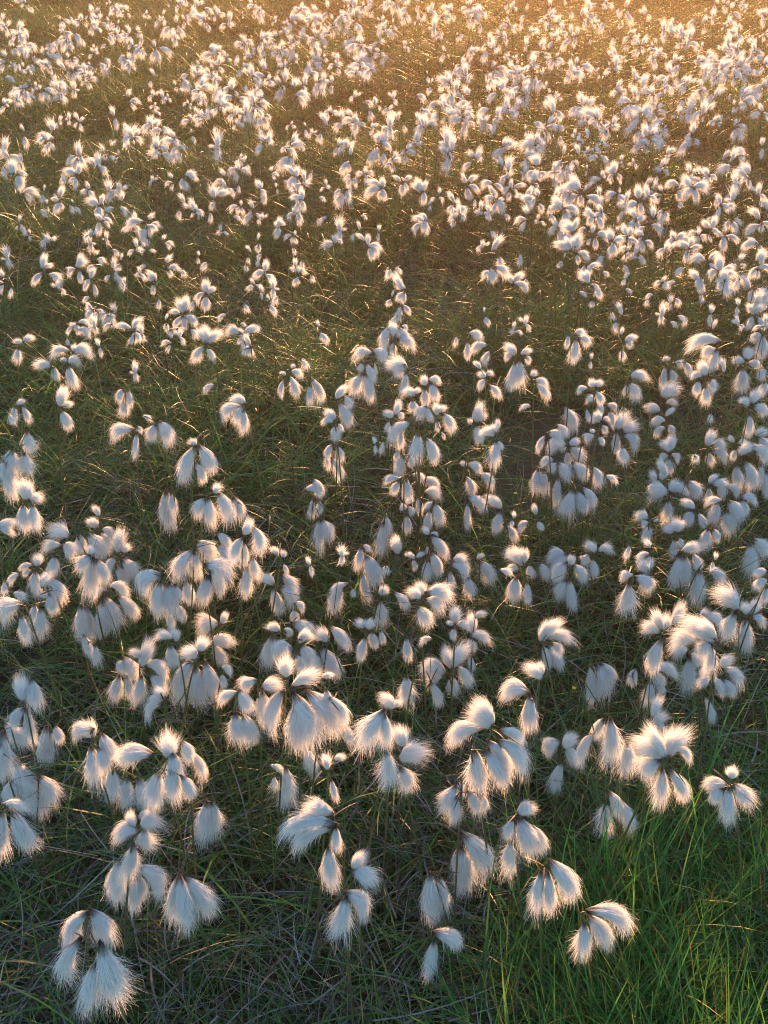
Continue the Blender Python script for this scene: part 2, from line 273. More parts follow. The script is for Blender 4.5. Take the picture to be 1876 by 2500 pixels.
70,40,50,2; 200,70,50,2; 300,90,60,3; 430,70,80,4; 400,150,60,2; 130,230,110,5; 240,160,60,1; 60,300,70,3; 300,270,70,2; 320,380,70,2; 460,240,90,3; 500,310,60,2; 480,370,60,1; 250,440,80,3; 80,430,80,3; 390,500,70,2; 90,560,90,3; 190,510,50,1; 250,600,70,3; 370,630,90,4; 500,570,80,4; 590,470,90,3; 680,480,90,3; 640,600,80,3; 590,660,80,3; 500,770,50,2; 600,760,60,2; 490,880,50,2; 100,720,100,3; 200,810,80,2; 320,740,70,1; 310,880,60,1; 240,960,90,3; 130,1030,60,1; 230,1080,50,2; 500,1010,45,1; 790,30,60,2; 750,90,50,1; 770,150,40,1; 740,210,70,1; 640,200,60,2; 600,290,80,3; 690,300,80,3; 830,240,70,2; 800,330,80,3; 910,310,60,1; 930,180,80,4; 990,120,60,2; 1080,50,70,3; 1060,190,90,4; 1120,120,60,2; 1190,80,70,3; 1410,40,70,2; 1380,140,60,2; 1340,230,60,1; 1520,90,90,4; 1240,250,70,1; 1300,330,80,3; 1390,330,60,3; 1240,430,60,1; 1350,420,70,3; 1410,490,60,1; 1550,270,50,2; 1610,340,70,3; 1610,470,80,3; 1600,640,80,3; 920,620,80,3; 860,720,60,2; 1010,690,80,3; 970,820,60,1; 1110,570,60,3; 1180,550,70,4; 1320,580,80,2; 1240,680,80,2; 1100,640,50,1; 1160,780,90,3; 1090,920,100,3; 1130,1070,70,1; 1270,850,120,5; 1330,960,100,3; 1420,800,70,2; 1560,810,100,4; 1420,920,80,1; 1530,1000,100,4; 1600,1090,80,2; 1470,1110,70,2; 820,920,80,3; 920,950,70,1; 770,1010,60,2; 830,1110,60,2; 900,1080,60,1; 760,1230,70,3; 860,1260,60,1; 920,1210,60,1; 1000,1230,50,1; 1180,1230,80,2; 1200,1330,70,2; 480,1220,90,2; 390,1200,60,1; 1550,1220,100,3; 1400,1290,70,3; 1590,1290,60,2
"""
GD = 92; DD = 70; DK = 4.1
HAZE_G = 0.70
SKY = 0.15; SUN = 4.3; SUNC = (1.0, 0.49, 0.20); EXPO = 1.85
import bpy, math, random
import numpy as np
from mathutils import Vector, Matrix
random.seed(7)
rng = np.random.default_rng(11)
scene = bpy.context.scene
COL = scene.collection
R = math.radians

# ------------------------------------------------------------------ settings
PITCH = R(32.8); F = 2712.0; CAMZ = 1.33
SUN_AZ = R(8); SUN_EL = R(6.2)            # azimuth to the right of the view axis (+Y)
HAZE = 0.0042

# ------------------------------------------------------------------ helpers
def link(o, parent=None):
    COL.objects.link(o)
    if parent: o.parent = parent
    return o

def mesh_np(name, verts, quads, mats, attrs=None, smooth=True, matidx=None):
    me = bpy.data.meshes.new(name)
    verts = np.asarray(verts, dtype=np.float32); quads = np.asarray(quads, dtype=np.int32)
    nq = len(quads); k = quads.shape[1]
    me.vertices.add(len(verts)); me.vertices.foreach_set('co', verts.ravel())
    me.loops.add(nq * k); me.loops.foreach_set('vertex_index', quads.ravel())
    me.polygons.add(nq); me.polygons.foreach_set('loop_start', np.arange(0, nq * k, k, dtype=np.int32))
    if matidx is not None: me.polygons.foreach_set('material_index', np.asarray(matidx, dtype=np.int32))
    me.polygons.foreach_set('use_smooth', np.full(nq, smooth))
    for m in mats: me.materials.append(m)
    for an, (typ, data) in (attrs or {}).items():
        a = me.attributes.new(an, typ, 'POINT')
        a.data.foreach_set('value' if typ == 'FLOAT' else 'color', np.asarray(data, dtype=np.float32).ravel())
    me.update(); me.validate()
    return me

def ribbons(P, Wd, nseg):
    """P (n, nseg+1, 3) centre lines, Wd (n, nseg+1, 3) half-width vectors -> verts, quads"""
    n = P.shape[0]; m = nseg + 1
    V = np.empty((n, m, 2, 3)); V[:, :, 0] = P - Wd; V[:, :, 1] = P + Wd
    base = (np.arange(n) * m * 2)[:, None] + (np.arange(nseg) * 2)[None, :]
    Q = np.stack([base, base + 1, base + 3, base + 2], -1).reshape(-1, 4)
    return V.reshape(-1, 3), Q

def norm(a): return a / np.maximum(np.linalg.norm(a, axis=-1, keepdims=True), 1e-9)

def tube(pts, rads, sides=5):
    pts = np.asarray(pts, float); n = len(pts)
    T = norm(np.gradient(pts, axis=0))
    ref = np.array([0.31, 0.95, 0.05]); A = norm(np.cross(T, ref)); B = np.cross(T, A)
    an = np.arange(sides) * 2 * math.pi / sides
    V = pts[:, None] + (A[:, None] * np.cos(an)[None, :, None] + B[:, None] * np.sin(an)[None, :, None]) * np.asarray(rads)[:, None, None]
    Q = []
    for i in range(n - 1):
        for j in range(sides):
            k = (j + 1) % sides
            Q.append((i * sides + j, i * sides + k, (i + 1) * sides + k, (i + 1) * sides + j))
    return V.reshape(-1, 3), np.array(Q)

def merge(parts):
    V, Q, off = [], [], 0
    for v, q in parts:
        V.append(v); Q.append(q + off); off += len(v)
    return np.concatenate(V), np.concatenate(Q)

def zground(x, y):
    return (0.022 * np.sin(1.7 * x + 0.9 * y + .4) + 0.018 * np.sin(2.9 * y - 1.3 * x + 1.2) + 0.009 * np.sin(6.1 * x + 2.3) * np.cos(5.2 * y))

# ------------------------------------------------------------------ materials
def mat(name):
    m = bpy.data.materials.new(name); m.use_nodes = True
    nt = m.node_tree; nt.nodes.clear()
    return m, nt, nt.nodes.new, nt.links.new

def cotton_mat():
    m, nt, N, L = mat('cotton')
    out = N('ShaderNodeOutputMaterial'); at = N('ShaderNodeAttribute'); at.attribute_name = 't'
    rp = N('ShaderNodeValToRGB'); e = rp.color_ramp.elements
    e[0].position = 0.0; e[0].color = (0.10, 0.07, 0.055, 1); e[1].position = 0.13; e[1].color = (0.93, 0.92, 0.90, 1)
    x = rp.color_ramp.elements.new(0.06); x.color = (0.42, 0.38, 0.35, 1)
    L(at.outputs['Fac'], rp.inputs[0])
    d = N('ShaderNodeBsdfDiffuse'); t = N('ShaderNodeBsdfTranslucent'); mx = N('ShaderNodeMixShader'); mx.inputs[0].default_value = 0.62
    L(rp.outputs[0], d.inputs[0]); L(rp.outputs[0], t.inputs[0]); L(d.outputs[0], mx.inputs[1]); L(t.outputs[0], mx.inputs[2]); L(mx.outputs[0], out.inputs[0])
    return m

def blade_mat(name, trans, rough=0.45):
    m, nt, N, L = mat(name)
    out = N('ShaderNodeOutputMaterial'); at = N('ShaderNodeAttribute'); at.attribute_name = 'col'
    nz = N('ShaderNodeTexNoise'); nz.inputs['Scale'].default_value = 60
    mr = N('ShaderNodeMapRange'); mr.inputs[3].default_value = 0.7; mr.inputs[4].default_value = 1.25
    L(nz.outputs[0], mr.inputs[0])
    mu = N('ShaderNodeVectorMath'); mu.operation = 'SCALE'; L(at.outputs['Color'], mu.inputs[0]); L(mr.outputs[0], mu.inputs['Scale'])
    p = N('ShaderNodeBsdfPrincipled'); p.inputs['Roughness'].default_value = rough; p.inputs['Specular IOR Level'].default_value = 0.35
    t = N('ShaderNodeBsdfTranslucent'); mx = N('ShaderNodeMixShader'); mx.inputs[0].default_value = trans
    L(mu.outputs[0], p.inputs['Base Color']); L(mu.outputs[0], t.inputs[0]); L(p.outputs[0], mx.inputs[1]); L(t.outputs[0], mx.inputs[2]); L(mx.outputs[0], out.inputs[0])
    return m

def plain_mat(name, c1, c2, scale, rough=0.8):
    m, nt, N, L = mat(name)
    out = N('ShaderNodeOutputMaterial'); p = N('ShaderNodeBsdfPrincipled'); p.inputs['Roughness'].default_value = rough
    nz = N('ShaderNodeTexNoise'); nz.inputs['Scale'].default_value = scale; nz.inputs['Detail'].default_value = 8
    tc = N('ShaderNodeTexCoord'); L(tc.outputs['Object'], nz.inputs[0])
    rp = N('ShaderNodeValToRGB'); rp.color_ramp.elements[0].position = 0.35; rp.color_ramp.elements[1].position = 0.65
    rp.color_ramp.elements[0].color = (*c1, 1); rp.color_ramp.elements[1].color = (*c2, 1)
    L(nz.outputs[0], rp.inputs[0]); L(rp.outputs[0], p.inputs['Base Color']); L(p.outputs[0], out.inputs[0])
    return m

M_COT = cotton_mat()
M_GRASS = blade_mat('grass_blade', 0.4)
M_DEAD = blade_mat('dead_blade', 0.2, 0.7)
M_STEM = plain_mat('stem', (0.10, 0.07, 0.03), (0.10, 0.15, 0.04), 9, 0.5)
M_BRACT = plain_mat('bract', (0.09, 0.045, 0.025), (0.16, 0.09, 0.05), 90, 0.6)
M_SOIL = plain_mat('peat_ground', (0.03, 0.026, 0.014), (0.05, 0.065, 0.022), 14, 0.95)

# ------------------------------------------------------------------ one cotton tuft (chord 1 along +X, bulge towards +Z)
def tuft_np(aspect, bulge, fluff, hairs, seed, thick=0.0042, nseg=7, style=0.5):
    g = np.random.default_rng(seed)
    n = hairs; m = nseg + 1
    s = np.linspace(0, 1, m)[None, :]
    nl = int(16 + 14 * aspect / .5)
    lphi = g.uniform(0, 2 * np.pi, nl); lr = np.sqrt(g.uniform(0.03, 1, nl)); llen = g.uniform(0.70 - .08 * (fluff > 1), 1.08 + .04 * (fluff > 1), nl)
    lk = g.integers(0, nl, n)
    y0 = g.normal(0, 1, n); 
    phi = g.uniform(0, 2 * np.pi, n); r = np.sqrt(g.uniform(0, 1, n))
    hy, hz = r * np.cos(phi), r * np.sin(phi)
    ly, lz = (lr * np.cos(lphi))[lk], (lr * np.sin(lphi))[lk]
    mixl = 0.66 * s ** 1.1
    oy = hy[:, None] * (1 - mixl) + ly[:, None] * mixl
    oz = hz[:, None] * (1 - mixl) + lz[:, None] * mixl
    ln = (llen[lk] * (1 - .45 * g.uniform(0, 1, n) ** 1.7))[:, None] * (1 - 0.1 * r[:, None] ** 2)
    ln = ln * (1 - 0.16 * r[:, None] ** 2 * (1 - style))
    S = s * ln
    fan = S ** 0.6
    tear = (1 - (1 - np.clip(S, 0, 1)) ** 2.6) * (1 - 0.45 * S ** 2.2)
    gw = fan * style + tear * (1 - style)
    rho = aspect * 0.5 * gw
    b = bulge * 4
    zz = b * S * (1 - S) * (1.15 - 0.3 * S)
    P = np.empty((n, m, 3))
    P[:, :, 0] = S; P[:, :, 1] = rho * oy; P[:, :, 2] = zz + rho * oz * 0.85
    # droop of the loose outer hairs, curls and stray ends
    cr = g.normal(0, 1, (n, 3)) * fluff * 0.055 + (g.normal(0, 1, (nl, 3)) * fluff * 0.075)[lk]
    isst = g.uniform(0, 1, n) < 0.2
    stray = isst[:, None] * g.normal(0, 1, (n, 3)) * fluff * 0.11
    P += (cr + stray)[:, None, :] * (s ** 2)[..., None]
    sw = g.choice([-1, 1]) * g.uniform(.03, .13)              # the wind pulls the whole tuft to one side
    P[:, :, 1] += sw * (S ** 2.2) * (0.6 + 0.8 * g.uniform(0, 1, n))[:, None]
    P[:, :, 2] -= (0.02 + 0.10 * r * g.uniform(0.2, 1, n))[:, None] * s ** 3
    ph = (g.uniform(0, 6.28, nl)[lk] + g.normal(0, .5, n))[:, None]; fr = (g.uniform(2, 4, nl)[lk])[:, None]
    P[:, :, 1] += 0.022 * fluff * np.sin(fr * s * 2 + ph) * s; P[:, :, 2] += 0.022 * fluff * np.cos(fr * s * 2.3 + ph) * s
    P[:, :, 1] += isst[:, None] * 0.05 * np.sin(g.uniform(2, 6, (n, 1)) * s + g.uniform(0, 6, (n, 1))) * s; P[:, :, 2] -= isst[:, None] * 0.05 * g.uniform(0, 1.6, (n, 1)) * s ** 3
    base = g.normal(0, 0.012, (n, 3)); base[:, 0] *= 2
    P += base[:, None, :]
    T = norm(np.gradient(P, axis=1))
    rad = np.stack([np.zeros(n), hy, hz], -1) + g.normal(0, 0.22, (n, 3))
    W = norm(np.cross(T, rad[:, None, :]))
    w = thick * (1.0 - 0.8 * s ** 1.2) * g.uniform(0.6, 1.4, (n, 1)) * np.where(isst, .6, 1)[:, None]
    V, Q = ribbons(P, W * w[..., None], nseg)
    t = np.repeat((S + 0.0 * r[:, None]).reshape(-1), 2)
    return V, Q, t

ASP = (0.28, 0.42, 0.58, 0.8); BUL = (0.03, 0.14, 0.27)
LIB = {}
def tuft_mesh(aspect, bulge, fl, var):
    ai = min(range(4), key=lambda i: abs(ASP[i] - aspect)); bi = min(range(3), key=lambda i: abs(BUL[i] - bulge))
    k = (ai, bi, fl, var)
    if k not in LIB:
        V, Q, t = tuft_np(ASP[ai], BUL[bi], (0.62, 1.05)[fl], (700, 880, 1050, 1250)[ai], hash(k) % 9999, style=(0.08, 0.42)[var % 2])
        LIB[k] = mesh_np('cotton_tuft', V, Q, [M_COT], {'t': ('FLOAT', t)})
    return LIB[k], ASP[ai]

def tuft_matrix(b, t, wid, aspect, up=Vector((0, 0, 1)), roll=0.0):
    d = t - b; Ln = max(d.length, 1e-4); x = d / Ln
    z = (up - x * up.dot(x))
    if z.length < 0.15: z = Vector((random.uniform(-1, 1), random.uniform(-1, 1), 0.1)); z = z - x * z.dot(x)
    z.normalize(); y = z.cross(x)
    if roll: 
        q = Matrix.Rotation(roll, 3, x); y = q @ y; z = q @ z
    sy = max(0.7, min(1.6, (wid / Ln) / aspect))
    M = Matrix.Identity(4)
    for i in range(3):
        M[i][0] = x[i] * Ln; M[i][1] = y[i] * Ln * sy; M[i][2] = z[i] * Ln * (0.5 + 0.5 * sy); M[i][3] = b[i]
    return M

# ------------------------------------------------------------------ camera rays
cp, sp = math.cos(PITCH), math.sin(PITCH)
FWD = Vector((0, cp, -sp)); UP = Vector((0, sp, cp)); RT = Vector((1, 0, 0)); CAM = Vector((0, 0, CAMZ))
def ray(px, py): return (RT * ((px - 938) / F) + UP * ((1250 - py) / F) + FWD)
def at_height(px, py, h):
    d = ray(px, py); z = h
    for _ in range(6):
        k = (z - CAMZ) / d.z; P = CAM + d * k; z = h + float(zground(P.x, P.y))
    return P
PLN = (FWD * 0.55 + Vector((0, 1, 0)) * 0.45).normalized()
def on_plane(px, py, P0, off=0.0):
    d = ray(px, py); k = ((P0 - CAM).dot(PLN) + off) / d.dot(PLN)
    return CAM + d * k

# ------------------------------------------------------------------ stems and bracts
def bez(p0, p1, p2, n):
    return [p0 * (1 - t) ** 2 + p1 * 2 * t * (1 - t) + p2 * t * t for t in [i / (n - 1) for i in range(n)]]

def stem_np(base, node, tufts, r=0.0014, seed=0):
    g = random.Random(seed)
    mid = base.lerp(node, 0.55) + Vector((g.uniform(-.02, .02), g.uniform(-.02, .02), 0.03))
    parts = [tube([list(p) for p in bez(base, mid, node, 9)], np.linspace(r * 1.15, r * 0.8, 9))]
    for b in tufts:
        if (b - node).length > 0.004:
            mm = node.lerp(b, 0.5) + Vector((0, 0, 0.18 * (b - node).length))
            parts.append(tube([list(p) for p in bez(node, mm, b, 5)], [r * .55] * 5, 4))
    return merge(parts)

def leafy(origin, d, length, width, nseg=5, bend=0.3, g=random):
    d = d.normalized(); side = d.cross(Vector((g.uniform(-1, 1), g.uniform(-1, 1), g.uniform(-1, 1)))).normalized()
    P = []; W = []
    for i in range(nseg + 1):
        s = i / nseg
        P.append(list(origin + d * length * s + Vector((0, 0, -bend * length * s * s))))
        W.append(list(side * width * (1 - s) ** 0.6 * (0.55 + 0.9 * s)))
    return ribbons(np.array([P]), np.array([W]), nseg)

def bract_np(node, dirs, L, seed):
    g = random.Random(seed); parts = []
    for k in range(2 + (seed % 2)):
        d = Vector((g.uniform(-1, 1), g.uniform(-1, 1), g.uniform(-0.1, 0.9)))
        parts.append(leafy(node, d, L * g.uniform(0.35, 0.8), 0.0013, 5, 0.25, g))
    for b, dv in dirs:      # brown scales that hold each tuft
        for k in range(5):
            d = dv.normalized() + Vector((g.uniform(-.45, .45), g.uniform(-.45, .45), g.uniform(-.45, .45)))
            parts.append(leafy(b, d, L * 0.16, 0.0017, 3, 0.05, g))
    return merge(parts)

# ------------------------------------------------------------------ read the plants
plants = []   # dict(nx, ny, tint, tufts [(bx,by,tx,ty,w)] in photo pixels, note)
rnd = random.Random(5)
ox = oy = 0; mode = ''
for line in DATA.strip().splitlines():
    line = line.strip()
    if not line: continue
    if line[0] == '@':
        ox = (0, 460, 920, 1376)[int(line[2])]; oy = {'A': 2000, 'B': 1600, 'C': 1200, 'D': 800, 'E': 400}[line[1]]; mode = line[1]; continue
    c = lambda v, o: o + float(v) / 3.32
    if mode != 'E':
        note = None
        if '#' in line: line, note = [q.strip() for q in line.split('#')]
        tint = line[0]; nd, ts = line[1:].split(':')
        nx, ny = nd.split(','); T = []
        for q in ts.split(';'):
            a = [float(v) for v in q.split(',')]
            T.append((c(a[0], ox), c(a[1], oy), c(a[2], ox), c(a[3], oy), a[4] / 3.32 * 1.12))
        plants.append(dict(nx=c(nx, ox), ny=c(ny, oy), tint=tint, tufts=T, note=note))
    else:
        for q in line.split(';'):
            cx, cy, r, n = [float(v) for v in q.split(',')]; n = int(n)
            X, Y, rr = c(cx, ox), c(cy, oy), r / 3.32
            T = []
            if n == 1:
                a = R(rnd.choice([-90, -75, -110, -90, 100, 150, -20])); 
                bx, by = X - math.cos(a) * rr * .9, Y + math.sin(a) * rr * .9; nx, ny = bx, by
                T.append((bx, by, X + math.cos(a) * rr, Y - math.sin(a) * rr, rr * rnd.uniform(.75, 1.05)))
            else:
                nx, ny = X + rnd.uniform(-.25, .25) * rr, Y + rnd.uniform(-.1, .3) * rr
                k = n + (rnd.random() < .7)
                pool = [-90, -75, -115, 70, 120, -20, 165, -140, -45, 95, 30]
                w8 = [5, 4, 4, 2, 3, 1.5, 2, 2, 2, 2, 1.5]
                used = []
                for _ in range(k):
                    for _t in range(6):
                        a = rnd.choices(pool, w8)[0] + rnd.uniform(-18, 18)
                        if all(abs((a - u + 180) % 360 - 180) > 26 for u in used): break
                    used.append(a); a = R(a); l = rr * rnd.uniform(.75, 1.45)
                    bx, by = nx + math.cos(a) * rr * .1 + rnd.uniform(-.25, .25) * rr, ny - math.sin(a) * rr * .1 + rnd.uniform(-.3, .3) * rr
                    T.append((bx, by, bx + math.cos(a) * l, by - math.sin(a) * l, l * rnd.uniform(.45, .95)))
            plants.append(dict(nx=nx, ny=ny, tint='w' if not (X > 1600 and Y > 700) else 'm', tufts=T, note=None))
for p in plants:
    k = 1.08 if p['ny'] <= 800 else (1.13 if p['ny'] <= 1300 else (1.10 if p['ny'] < 1700 else 1.06))
    p['tufts'] = [(t[0], t[1], t[0] + (t[2] - t[0]) * k, t[1] + (t[3] - t[1]) * k, t[4] * k * 1.08) for t in p['tufts']]
    p['area'] = sum(math.hypot(t[2] - t[0], t[3] - t[1]) * t[4] for t in p['tufts'])
    xs = [t[0] for t in p['tufts']] + [t[2] for t in p['tufts']]; ys = [t[1] for t in p['tufts']] + [t[3] for t in p['tufts']]
    p['cx'] = (min(xs) + max(xs)) / 2; p['cy'] = (min(ys) + max(ys)) / 2; p['ext'] = max(max(xs) - min(xs), max(ys) - min(ys))
plants.sort(key=lambda p: -p['area'])
single, mass = plants[:300], plants[300:]

NUM = ['no', 'one', 'two', 'three', 'four', 'five', 'six', 'seven', 'eight', 'nine']
seen_labels = set()
def label_for(p):
    if p['note']:
        seen_labels.add(p['note']); return p['note']
    n = len(p['tufts']); tint = {'w': 'sunlit cream', 'b': 'shaded bluish', 'm': 'pale, gold-edged'}[p['tint']]
    big = max(p['tufts'], key=lambda t: math.hypot(t[2] - t[0], t[3] - t[1]) * t[4])
    dx, dy = big[2] - big[0], big[3] - big[1]
    shape = 'raised' if dy < -abs(dx) * .6 else ('sideways' if abs(dx) > dy else 'drooping')
    for fmt in ('%.0f', '%.1f', '%.2f'):
        x = max(0, min(100, p['cx'] / 18.76)); y = max(0, min(100, p['cy'] / 25.0))
        s = '%s %s %s tuft%s, %s%% across and %s%% down the photo' % (NUM[n], tint, shape, '' if n == 1 else 's', fmt % x, fmt % y)
        if s not in seen_labels: break
    seen_labels.add(s); return s

HEIGHT = {'w': 0.365, 'm': 0.30, 'b': 0.195}
proto_done = 0
for i, p in enumerate(single):
    g = random.Random(1000 + i)
    h = HEIGHT[p['tint']] + g.uniform(-.012, .012)
    N_ = at_height(p['nx'], p['ny'], h)
    bx, by = N_.x + g.uniform(-.06, .06), N_.y + g.uniform(-.07, .03)
    base = Vector((bx, by, float(zground(bx, by)) - 0.01))
    root = bpy.data.objects.new('cotton_grass', None); root.empty_display_size = 0.03
    link(root); root.location = base
    root['label'] = label_for(p); root['category'] = 'cotton grass'; root['kind'] = 'thing'; root['group'] = 'cotton grass heads standing in the bog'
    bases, dirs = [], []; Ls = []
    for j, t in enumerate(p['tufts']):
        off = g.uniform(-.008, .012)
        b = on_plane(t[0], t[1], N_, off); tp = on_plane(t[2], t[3], N_, off + g.uniform(-.012, .012))
        # tufts that rest far from the node in the picture keep near the node in depth
        d = tp - b; L_ = d.length; wid = t[4] / F * (b - CAM).dot(FWD)
        hor = abs(t[2] - t[0]) / max(1, math.hypot(t[2] - t[0], t[3] - t[1])); down = t[3] > t[1] - 4
        bul = (0.03 + 0.26 * hor) if down else 0.04 + 0.08 * hor
        me, asp = tuft_mesh(wid / L_, bul, 1 if g.random() < (0.4 if p['tint'] == 'b' else 0.5) else 0, g.randint(0, 1))
        o = bpy.data.objects.new('tuft', me); link(o, root)
        o.matrix_parent_inverse = Matrix.Identity(4)
        tp = b + d * 1.07
        o.matrix_basis = Matrix.Translation(-base) @ tuft_matrix(b, tp, wid * 1.0, asp, roll=g.uniform(-.3, .3))
        bases.append(b); dirs.append((b, d)); Ls.append(L_)
    V, Q = stem_np(base, N_, bases, seed=i)
    link(bpy.data.objects.new('stem', mesh_np('stem', V - np.array(base), Q, [M_STEM])), root)
    V, Q = bract_np(N_, dirs, min(0.06, max(Ls)), i)
    link(bpy.data.objects.new('bract', mesh_np('bract', V - np.array(base), Q, [M_BRACT], smooth=False)), root)

# ------------------------------------------------------------------ three little yellow flowers deep in the grass
M_PET = plain_mat('petal', (0.75, 0.55, 0.02), (0.8, 0.68, 0.05), 60, 0.5)
M_FST = plain_mat('flower_stem', (0.07, 0.13, 0.03), (0.09, 0.17, 0.04), 20, 0.6)
for i, (px, py, lab) in enumerate([(1259, 1205, 'tiny yellow flower in the grass right of centre, between bluish cotton heads'),
                                   (131, 1972, 'tiny yellow flower in the grass under the shaded cotton heads near the left edge'),
                                   (1402, 1681, 'tiny yellow flower beside the lone bluish domed cotton head, lower right')]):
    N_ = at_height(px, py, .13); base = Vector((N_.x + .01, N_.y, float(zground(N_.x, N_.y))))
    root = link(bpy.data.objects.new('yellow_flower', None)); root.location = base; root.empty_display_size = .02
    root['label'] = lab; root['category'] = 'flower'; root['kind'] = 'thing'; root['group'] = 'yellow flowers in the grass'
    V, Q = tube([list(q) for q in bez(Vector((0, 0, 0)), Vector((.012, .004, .09)), N_ - base, 7)], [.0008] * 7)
    link(bpy.data.objects.new('stem', mesh_np('flower_stem', V, Q, [M_FST])), root)
    g = random.Random(i); pp = []
    for k in range(5):
        a = k * 1.2566 + g.uniform(-.1, .1); d = Vector((math.cos(a), math.sin(a), .45)).normalized(); sd = Vector((-math.sin(a), math.cos(a), 0))
        P = np.array([[list(N_ - base + d * .0042 * q) for q in (0, .35, .7, 1)]]); W = np.array([[list(sd * .0017 * q) for q in (.35, .9, 1, .45)]])
        pp.append(ribbons(P, W, 3))
    pp.append(tube([list(N_ - base), list(N_ - base + Vector((0, 0, .002))), list(N_ - base + Vector((0, 0, .003)))], [.0018, .0016, .0003], 7))
    V, Q = merge(pp); link(bpy.data.objects.new('petals', mesh_np('petals', V, Q, [M_PET])), root)

# ------------------------------------------------------------------ far heads: one mass of instanced heads
def head_variant(seed, n, size=0.1):
    g = random.Random(seed); gv = []
    V_, Q_, T_, MI = [], [], [], []; off = 0
    def add(V, Q, t, mi):
        nonlocal off
        V_.append(V); Q_.append(Q + off); T_.append(t); MI.append(np.full(len(Q), mi)); off += len(V)
    node = Vector((0, 0, 0)); dirs = []; bs = []
    used = []
    for _ in range(n):
        for _t in range(8):
            a = g.choice([-90, -75, -110, -90, 110, 75, -20, 200, -140, -45, 150, 90]) + g.uniform(-18, 18)
            if all(abs((a - u + 180) % 360 - 180) > 26 for u in used): break
        used.append(a); a = R(a); y = g.uniform(-.5, .5)
        d = Vector((math.cos(a), y, math.sin(a))).normalized()
        L_ = size * 0.56 * g.uniform(.7, 1.4); b = node + d * L_ * .1 + Vector((g.uniform(-.014, .014), g.uniform(-.01, .01), g.uniform(-.018, .018)))
        asp = g.uniform(.5, .85); hor = abs(math.cos(a))
        V, Q, t = tuft_np(asp, (0.05 + .2 * hor) if math.sin(a) < .1 else .06, g.choice([.9, 1.4]), 320, seed * 10 + len(bs), thick=0.009, nseg=5, style=g.choice([.25, .7]))
        M = tuft_matrix(b, b + d * L_, L_ * asp, asp, roll=g.uniform(-.4, .4)); A = np.array(M)
        add(V @ A[:3, :3].T + A[:3, 3], Q, t, 0); dirs.append((b, d)); bs.append(b)
    V, Q = stem_np(Vector((g.uniform(-.05, .05), g.uniform(-.05, .02), -0.34)), node, bs, seed=seed); add(V, Q, np.ones(len(V)), 1)
    V, Q = bract_np(node, dirs, size * .5, seed); add(V, Q, np.ones(len(V)), 2)
    me = mesh_np('cotton_head', np.concatenate(V_), np.concatenate(Q_), [M_COT, M_STEM, M_BRACT], {'t': ('FLOAT', np.concatenate(T_))}, matidx=np.concatenate(MI))
    return bpy.data.objects.new('head_source', me)

def proto_coll(name, objs):
    c = bpy.data.collections.new(name)
    for i, o in enumerate(objs):
        o.name = '%s_%02d' % (name, i); c.objects.link(o)
    return c

def scatter(name, coll, pts, rots, scl, idx):
    me = bpy.data.meshes.new(name); n = len(pts)
    me.vertices.add(n); me.vertices.foreach_set('co', np.asarray(pts, np.float32).ravel())
    a = me.attributes.new('rot', 'FLOAT_VECTOR', 'POINT'); a.data.foreach_set('vector', np.asarray(rots, np.float32).ravel())
    a = me.attributes.new('scl', 'FLOAT', 'POINT'); a.data.foreach_set('value', np.asarray(scl, np.float32))
    a = me.attributes.new('idx', 'INT', 'POINT'); a.data.foreach_set('value', np.asarray(idx, np.int32))
    o = bpy.data.objects.new(name, me); link(o)
    ng = bpy.data.node_groups.new(name + '_nodes', 'GeometryNodeTree')
    ng.interface.new_socket('Geometry', in_out='INPUT', socket_type='NodeSocketGeometry')
    ng.interface.new_socket('Geometry', in_out='OUTPUT', socket_type='NodeSocketGeometry')
    N = ng.nodes.new; L = ng.links.new
    gi, go = N('NodeGroupInput'), N('NodeGroupOutput')
    ci = N('GeometryNodeCollectionInfo'); ci.inputs['Collection'].default_value = coll
    ci.inputs['Separate Children'].default_value = True; ci.inputs['Reset Children'].default_value = True
    ip = N('GeometryNodeInstanceOnPoints'); ip.inputs['Pick Instance'].default_value = True
    def na(nm, t):
        q = N('GeometryNodeInputNamedAttribute'); q.data_type = t; q.inputs['Name'].default_value = nm; return q.outputs['Attribute']
    e2r = N('FunctionNodeEulerToRotation')
    L(gi.outputs[0], ip.inputs['Points']); L(ci.outputs[0], ip.inputs['Instance']); L(na('idx', 'INT'), ip.inputs['Instance Index'])
    L(na('rot', 'FLOAT_VECTOR'), e2r.inputs[0]); L(e2r.outputs[0], ip.inputs['Rotation']); L(na('scl', 'FLOAT'), ip.inputs['Scale'])
    L(ip.outputs[0], go.inputs[0])
    md = o.modifiers.new('scatter', 'NODES'); md.node_group = ng
    return o

hv = [head_variant(50 + k, (1, 2, 3, 3, 4, 4, 5, 4)[k % 8]) for k in range(24)]
hcoll = proto_coll('far_head', hv)
pts, rots, scl, idx = [], [], [], []
def far_head(px, py, ext_px, n=None):
    h = 0.34 + rnd.uniform(-.03, .03)
    P = at_height(px, py, h); 
    dep = (P - CAM).dot(FWD); s = ext_px / F * dep / 0.098
    pts.append(list(P)); rots.append((rnd.uniform(-.12, .12), rnd.uniform(-.12, .12), rnd.uniform(-.6, .6) + (math.pi if rnd.random() < .5 else 0)))
    scl.append(max(.35, min(1.3, s))); idx.append(rnd.randrange(24) if n is None else rnd.choice([k for k in range(24) if (1, 2, 3, 3, 4, 4, 5, 4)[k % 8] == min(5, n)]))
for p in mass: far_head(p['cx'], p['cy'], p['ext'], len(p['tufts']))
DENS = ["6562555677765543169 7", "5555665663335356688 6", "5655666553268787898 7", "5576766766787888865 5", "7765455655334653444 4"]
